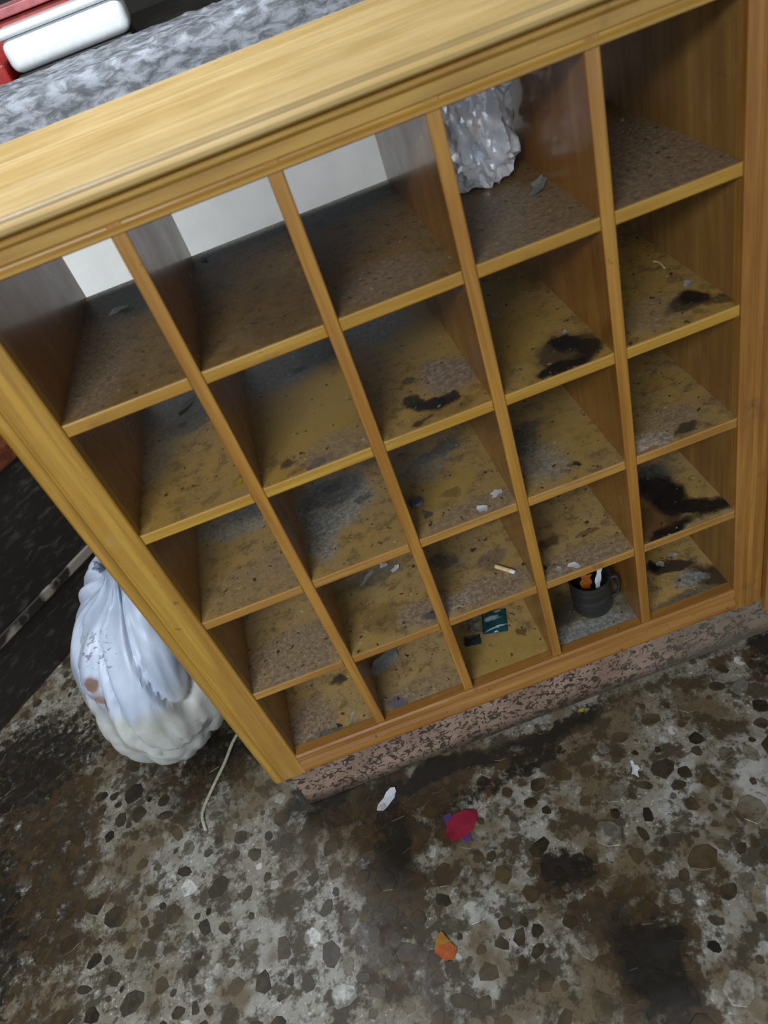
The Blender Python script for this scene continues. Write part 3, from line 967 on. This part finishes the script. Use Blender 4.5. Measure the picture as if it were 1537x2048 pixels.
o = strip('paper_strip', spline([MC + Vector((0.004, -0.012, 0.010)), MC + Vector((0.006, -0.022, 0.050)), MC + Vector((0.010, -0.022, 0.090)), MC + Vector((0.017, -0.022, 0.122))], 4), 0.014, M_PAPER, (1, 0.1, -0.2))
tag(o, 'white paper strip sticking out of the dark metal mug', 'paper')
o = strip('orange_wrapper', spline([MC + Vector((-0.014, 0.004, 0.010)), MC + Vector((-0.012, -0.006, 0.050)), MC + Vector((-0.012, -0.016, 0.086)), MC + Vector((-0.010, -0.018, 0.112))], 4), 0.024, M_ORANGE, (1, -0.3, 0.0))
tag(o, 'orange wrapper piece stuffed inside the dark metal mug', 'wrapper')

# teal sachet
t = NT('teal_sachet_print')
ob = t.obj()
vv = t.wobble(ob, 120, 0.006)
n = t.noise(ob, 90, 3)
c = t.mix(t.rng(n, 0.35, 0.65), (0.006, 0.040, 0.048), (0.012, 0.065, 0.072))
for x, y, rx, ry, a in ((-0.004, 0.007, 0.013, 0.006, 0.65), (0.0, -0.0185, 0.024, 0.0020, 0.75), (0.006, 0.001, 0.010, 0.0015, 0.5), (0.014, 0.020, 0.007, 0.003, 0.6)):
    c = t.mix(t.math('MULTIPLY', t.blob(t.flat(vv), x, y, rx, ry, 0, 0.35), a), c, (0.42, 0.52, 0.60))
M_TEAL = t.out(c, 0.3, Coat_Weight=0.4)
M_DGRN = plain('dark_green_foil', (0.020, 0.032, 0.030), 0.35, 0.3)
t = NT('murky_clear_film')
M_MURK = t.out(t.mix(t.rng(t.noise(t.obj(), 70, 4), 0.4, 0.6), (0.09, 0.09, 0.065), (0.20, 0.19, 0.14)), 0.3)


def pillow(name, cx, cy, z, sx_, sy_, rot, hgt, mat, parent=None, nx=14, ny=12, ragged=0.0, seed=0):
    bm = bmesh.new()
    tops, bots = [], []
    for j in range(ny + 1):
        rt, rb_ = [], []
        for i in range(nx + 1):
            u, v_ = i / nx * 2 - 1, j / ny * 2 - 1
            e = max(0.0, (1 - u * u)) * max(0.0, (1 - v_ * v_))
            rag = ragged * noise.noise(Vector((u * 3 + seed, v_ * 3, seed)))
            x, y = u * sx_ * (1 + rag), v_ * sy_ * (1 + rag)
            h = hgt * (e ** 0.5) * (0.75 + 0.6 * noise.noise(Vector((u * 2.5 + seed, v_ * 2.5, 1.5)))) + 0.0009
            X = cx + x * math.cos(rot) - y * math.sin(rot)
            Y = cy + x * math.sin(rot) + y * math.cos(rot)
            rt.append(bm.verts.new((X, Y, z + Z0 + h)))
            rb_.append(bm.verts.new((X, Y, z + Z0)))
        tops.append(rt)
        bots.append(rb_)
    for j in range(ny):
        for i in range(nx):
            bm.faces.new((tops[j][i], tops[j][i + 1], tops[j + 1][i + 1], tops[j + 1][i]))
            bm.faces.new((bots[j][i], bots[j + 1][i], bots[j + 1][i + 1], bots[j][i + 1]))
    loop_t = [tops[0][i] for i in range(nx + 1)] + [tops[j][nx] for j in range(1, ny + 1)] + [tops[ny][i] for i in range(nx - 1, -1, -1)] + [tops[j][0] for j in range(ny - 1, 0, -1)]
    loop_b = [bots[0][i] for i in range(nx + 1)] + [bots[j][nx] for j in range(1, ny + 1)] + [bots[ny][i] for i in range(nx - 1, -1, -1)] + [bots[j][0] for j in range(ny - 1, 0, -1)]
    for k in range(len(loop_t)):
        l = (k + 1) % len(loop_t)
        bm.faces.new((loop_b[k], loop_b[l], loop_t[l], loop_t[k]))
    return finish(name, bm, mat, parent, True, 60)


sa = empty('sachet', (0.455, 0.13, Z[5]))
tag(sa, 'dark teal printed sachet with torn end in the bottom row', 'sachet')
pillow('sachet_body', 0.458, 0.130, Z[5], 0.0255, 0.029, -0.27, 0.006, M_TEAL, sa)
pillow('torn_end', 0.4185, 0.141, Z[5], 0.0140, 0.022, -0.27, 0.003, M_MURK, sa, 8, 8, 0.25, 3)
o = pillow('foil_flap', 0.402, 0.104, Z[5], 0.0165, 0.012, -0.2, 0.002, M_DGRN, None, 8, 8, 0.15, 5)
tag(o, 'dark green foil flap lying beside the teal sachet', 'foil')

# cigarette butt
BT = Vector((0.496, 0.059, Z[4] + 0.0048))
bd = Vector((0.65, -0.75, 0)).normalized()
cb = empty('cigarette_butt', (BT.x, BT.y, Z[4]))
tag(cb, 'cigarette butt with tan filter lying on a dirty shelf board', 'cigarette butt')
bm = bmesh.new()
tube(bm, [BT - bd * 0.020, BT + bd * 0.010], 0.0040, 12)
finish('filter', bm, plain('tan_filter_paper', (0.62, 0.45, 0.24), 0.7, 0.15, 300), cb, True)
bm = bmesh.new()
tube(bm, [BT + bd * 0.0101, BT + bd * 0.0165, BT + bd * 0.019], [0.0041, 0.0040, 0.0033], 12)
finish('paper_end', bm, plain('ashy_white_paper', (0.62, 0.64, 0.66), 0.8, 0.2, 300), cb, True)

# bottle cap
t = plain('dull_cap_metal', (0.10, 0.10, 0.13), 0.4, 0.3, 200, Metallic=0.3)
bm = bmesh.new()
cc_ = Vector((0.388, 0.084, Z[3] + Z0))
n_ = 42
prof = [(0.0115, 0.0), (0.0112, 0.004), (0.0095, 0.0058), (0.0, 0.0062)]
rings = []
for k, (r, z) in enumerate(prof[:-1]):
    rings.append([bm.verts.new((cc_.x + (r + (0.0007 * (i % 2) if k == 0 else 0)) * math.cos(2 * math.pi * i / n_), cc_.y + (r + (0.0007 * (i % 2) if k == 0 else 0)) * math.sin(2 * math.pi * i / n_), cc_.z + z)) for i in range(n_)])
for a_, b_ in zip(rings, rings[1:]):
    for i in range(n_):
        j = (i + 1) % n_
        bm.faces.new((a_[i], a_[j], b_[j], b_[i]))
bm.faces.new(rings[-1])
bm.faces.new(rings[0][::-1])
tag(finish('bottle_cap', bm, t, None), 'small dull bottle cap on a middle shelf board', 'bottle cap')

# scraps -----------------------------------------------------------------
M_DINGY = plain('dingy_white_paper', (0.50, 0.50, 0.46), 0.8, 0.15, 120)
M_YEL = plain('yellow_scrap', (0.55, 0.45, 0.02), 0.6, 0.15)
M_CLEAR = plain('cloudy_torn_plastic', (0.42, 0.46, 0.43), 0.3, 0.2, 120)
M_STRAW = plain('pale_straw', (0.50, 0.40, 0.20), 0.7, 0.15)


def scrap(name, label, cat, x, y, z, sx_, sy_, rot, mat, seed, lift=0.35, group=None, parent=None, spikes=0.35):
    """a torn curled scrap: irregular outline, lifted edges, real thickness"""
    q = random.Random(seed)
    bm = bmesh.new()
    n = 12
    cen = bm.verts.new((x, y, z + Z0 + 0.0002))
    mid, out = [], []
    ph = q.uniform(0, 6)
    for i in range(n):
        a = 2 * math.pi * i / n
        rr = 1 + q.uniform(-spikes, spikes)
        h = lift * min(sx_, sy_) * (0.5 + 0.5 * math.sin(2 * a + ph))
        for lst, f in ((mid, 0.5), (out, 1.0)):
            u, v_ = math.cos(a) * sx_ * rr * f, math.sin(a) * sy_ * rr * f
            lst.append(bm.verts.new((x + u * math.cos(rot) - v_ * math.sin(rot), y + u * math.sin(rot) + v_ * math.cos(rot), z + Z0 + 0.0002 + h * f * f)))
    for i in range(n):
        j = (i + 1) % n
        bm.faces.new((cen, mid[i], mid[j]))
        bm.faces.new((mid[i], out[i], out[j], mid[j]))
    lowest = z + Z0
    r_ = bmesh.ops.solidify(bm, geom=bm.faces[:], thickness=0.0006)
    mn = min(v.co.z for v in bm.verts)
    for v in bm.verts:
        v.co.z += lowest - mn
    o_ = finish(name, bm, mat, parent, True, 50)
    if label:
        tag(o_, label, cat, group)
    return o_


G1 = 'paper scraps in the compartments'
SCR = [
    (1, 0.070, 0.297, 0.019, 0.009, 0.2, M_PAPER, 'white paper scrap in the leftmost top row compartment'),
    (1, 0.208, 0.368, 0.008, 0.006, 0.0, M_PAPER, 'white crumb at the back of the second top row compartment'),
    (1, 0.872, 0.270, 0.010, 0.004, 1.2, M_DINGY, 'pale shred in the top right compartment'),
    (2, 0.082, 0.306, 0.024, 0.007, 0.9, M_PAPER, 'curved white paper shred below the leftmost top compartment'),
    (2, 0.609, 0.221, 0.008, 0.010, 0.3, M_DINGY, 'small pale scrap near divider, fourth compartment of second row'),
    (2, 0.676, 0.094, 0.007, 0.005, 0.6, M_DINGY, 'small pale ash flake at top of the burnt patch, second row'),
    (2, 0.873, 0.095, 0.010, 0.007, 0.8, M_DINGY, 'stubby pale scrap above the burnt patch at far right'),
    (3, 0.216, 0.161, 0.010, 0.006, 0.3, M_DINGY, 'pale scrap on the dark dusty patch in the third row'),
    (3, 0.512, 0.037, 0.011, 0.007, 0.2, M_PAPER, 'triangular white scrap beside the divider in the third row'),
    (3, 0.478, 0.014, 0.008, 0.009, 0.9, M_PAPER, 'square white scrap at the front edge in the third row'),
    (4, 0.291, 0.184, 0.008, 0.007, 0.2, M_PAPER, 'left of two small white scraps in the fourth row'),
    (4, 0.311, 0.165, 0.010, 0.005, 0.6, M_PAPER, 'right of two small white scraps in the fourth row'),
    (4, 0.256, 0.168, 0.022, 0.005, 0.75, M_DINGY, 'thin pale paper shred left of two white scraps, fourth row'),
    (4, 0.606, 0.013, 0.010, 0.006, -0.6, M_PAPER, 'white scrap on the shelf edge just above the mug'),
    (4, 0.580, 0.017, 0.006, 0.006, 0.0, M_DINGY, 'tiny pale scrap left of the white scrap above the mug'),
    (5, 0.842, 0.128, 0.010, 0.006, -0.5, M_DINGY, 'upper of two pale scraps in the bottom right compartment'),
    (5, 0.809, 0.115, 0.009, 0.007, 0.0, M_DINGY, 'lower of two pale scraps in the bottom right compartment'),
    (5, 0.129, 0.036, 0.016, 0.004, 1.1, M_DINGY, 'thin white sliver in the bottom left compartment'),
]
for k, (r, x, y, a, b, ro, mt, lab) in enumerate(SCR):
    scrap('paper_scrap', lab, 'scrap', x, y, Z[r], a, b, ro, mt, 40 + k, 0.35, G1)
scrap('yellow_scrap', 'tiny bright yellow scrap in the leftmost second row compartment', 'scrap', 0.155, 0.034, Z[2], 0.009, 0.005, 0.8, M_YEL, 3)
scrap('torn_film', 'torn cloudy plastic piece in the bottom row beside divider', 'plastic film', 0.222, 0.138, Z[5], 0.040, 0.020, 0.55, M_CLEAR, 12, 0.30)
scrap('clear_wisp', 'thin shiny film wisp on the board below the silvery bag', 'plastic film', 0.696, 0.158, Z[1], 0.030, 0.010, 0.9, M_CLEAR, 15, 0.35)
bm = bmesh.new()
tube(bm, spline([(0.868, 0.190, Z[2] + 0.0025), (0.872, 0.178, Z[2] + 0.003), (0.870, 0.160, Z[2] + 0.0025)], 5), 0.0016, 6)
tag(finish('straw_bit', bm, M_STRAW, None, True), 'short pale straw bit in the rightmost second row compartment', 'straw')

# ------------------------------------------------------------------ litter on the floor
scrap('paper_scrap', 'torn white paper scrap on the floor in front of the plinth', 'scrap', 0.125, -0.048, 0.001, 0.026, 0.013, 0.75, M_PAPER, 21, 0.4)
scrap('paper_scrap', 'small pointed white scrap on the floor at right', 'scrap', 0.598, -0.168, 0.001, 0.015, 0.007, 1.3, M_PAPER, 27, 0.4, None, None, 0.5)
scrap('yellow_scrap', 'tiny yellow scrap at the foot of the speckled plinth', 'scrap', 0.560, -0.014, 0.001, 0.006, 0.005, 0.4, M_YEL, 23)
M_MAG = plain('magenta_paper', (0.40, 0.022, 0.062), 0.6, 0.12)
M_PUR = plain('purple_paper', (0.13, 0.07, 0.26), 0.6, 0.12)
M_ORN = plain('orange_paper', (0.58, 0.16, 0.04), 0.6, 0.15)
M_AMB = plain('amber_paper', (0.50, 0.25, 0.04), 0.6, 0.15)


def leafcut(name, pts, z, mat, parent, lift=0.004):
    bm = bmesh.new()
    vs = [bm.verts.new((x, y, z + 0.0012 + lift * abs(math.sin(3.1 * i / len(pts))))) for i, (x, y) in enumerate(pts)]
    cx, cy = sum(p_[0] for p_ in pts) / len(pts), sum(p_[1] for p_ in pts) / len(pts)
    cv = bm.verts.new((cx, cy, z + 0.0012 + lift * 0.4))
    for i in range(len(vs)):
        bm.faces.new((cv, vs[i], vs[(i + 1) % len(vs)]))
    bmesh.ops.solidify(bm, geom=bm.faces[:], thickness=0.0007)
    return finish(name, bm, mat, parent, True, 50)


wr = empty('wrapper', (0.254, -0.150, 0.0))
tag(wr, 'magenta wrapper scrap with purple corners on the floor', 'wrapper')
leafcut('magenta_piece', [(0.219, -0.155), (0.228, -0.138), (0.244, -0.126), (0.268, -0.125), (0.290, -0.135), (0.285, -0.152), (0.270, -0.168), (0.250, -0.176), (0.224, -0.174)], 0.001, M_MAG, wr)
leafcut('purple_corner', [(0.223, -0.119), (0.240, -0.120), (0.240, -0.130), (0.224, -0.142)], 0.0006, M_PUR, wr, 0.001)
leafcut('purple_corner', [(0.246, -0.166), (0.264, -0.165), (0.262, -0.186), (0.248, -0.184)], 0.0006, M_PUR, wr, 0.001)
wr2 = empty('orange_scrap', (0.158, -0.342, 0.0))
tag(wr2, 'small orange scrap with amber tip on the floor', 'scrap')
leafcut('orange_piece', [(0.140, -0.345), (0.150, -0.335), (0.172, -0.340), (0.180, -0.352), (0.172, -0.366), (0.155, -0.364)], 0.001, M_ORN, wr2, 0.003)
leafcut('amber_tip', [(0.142, -0.344), (0.150, -0.322), (0.162, -0.318), (0.172, -0.339), (0.152, -0.338)], 0.0016, M_AMB, wr2, 0.002)
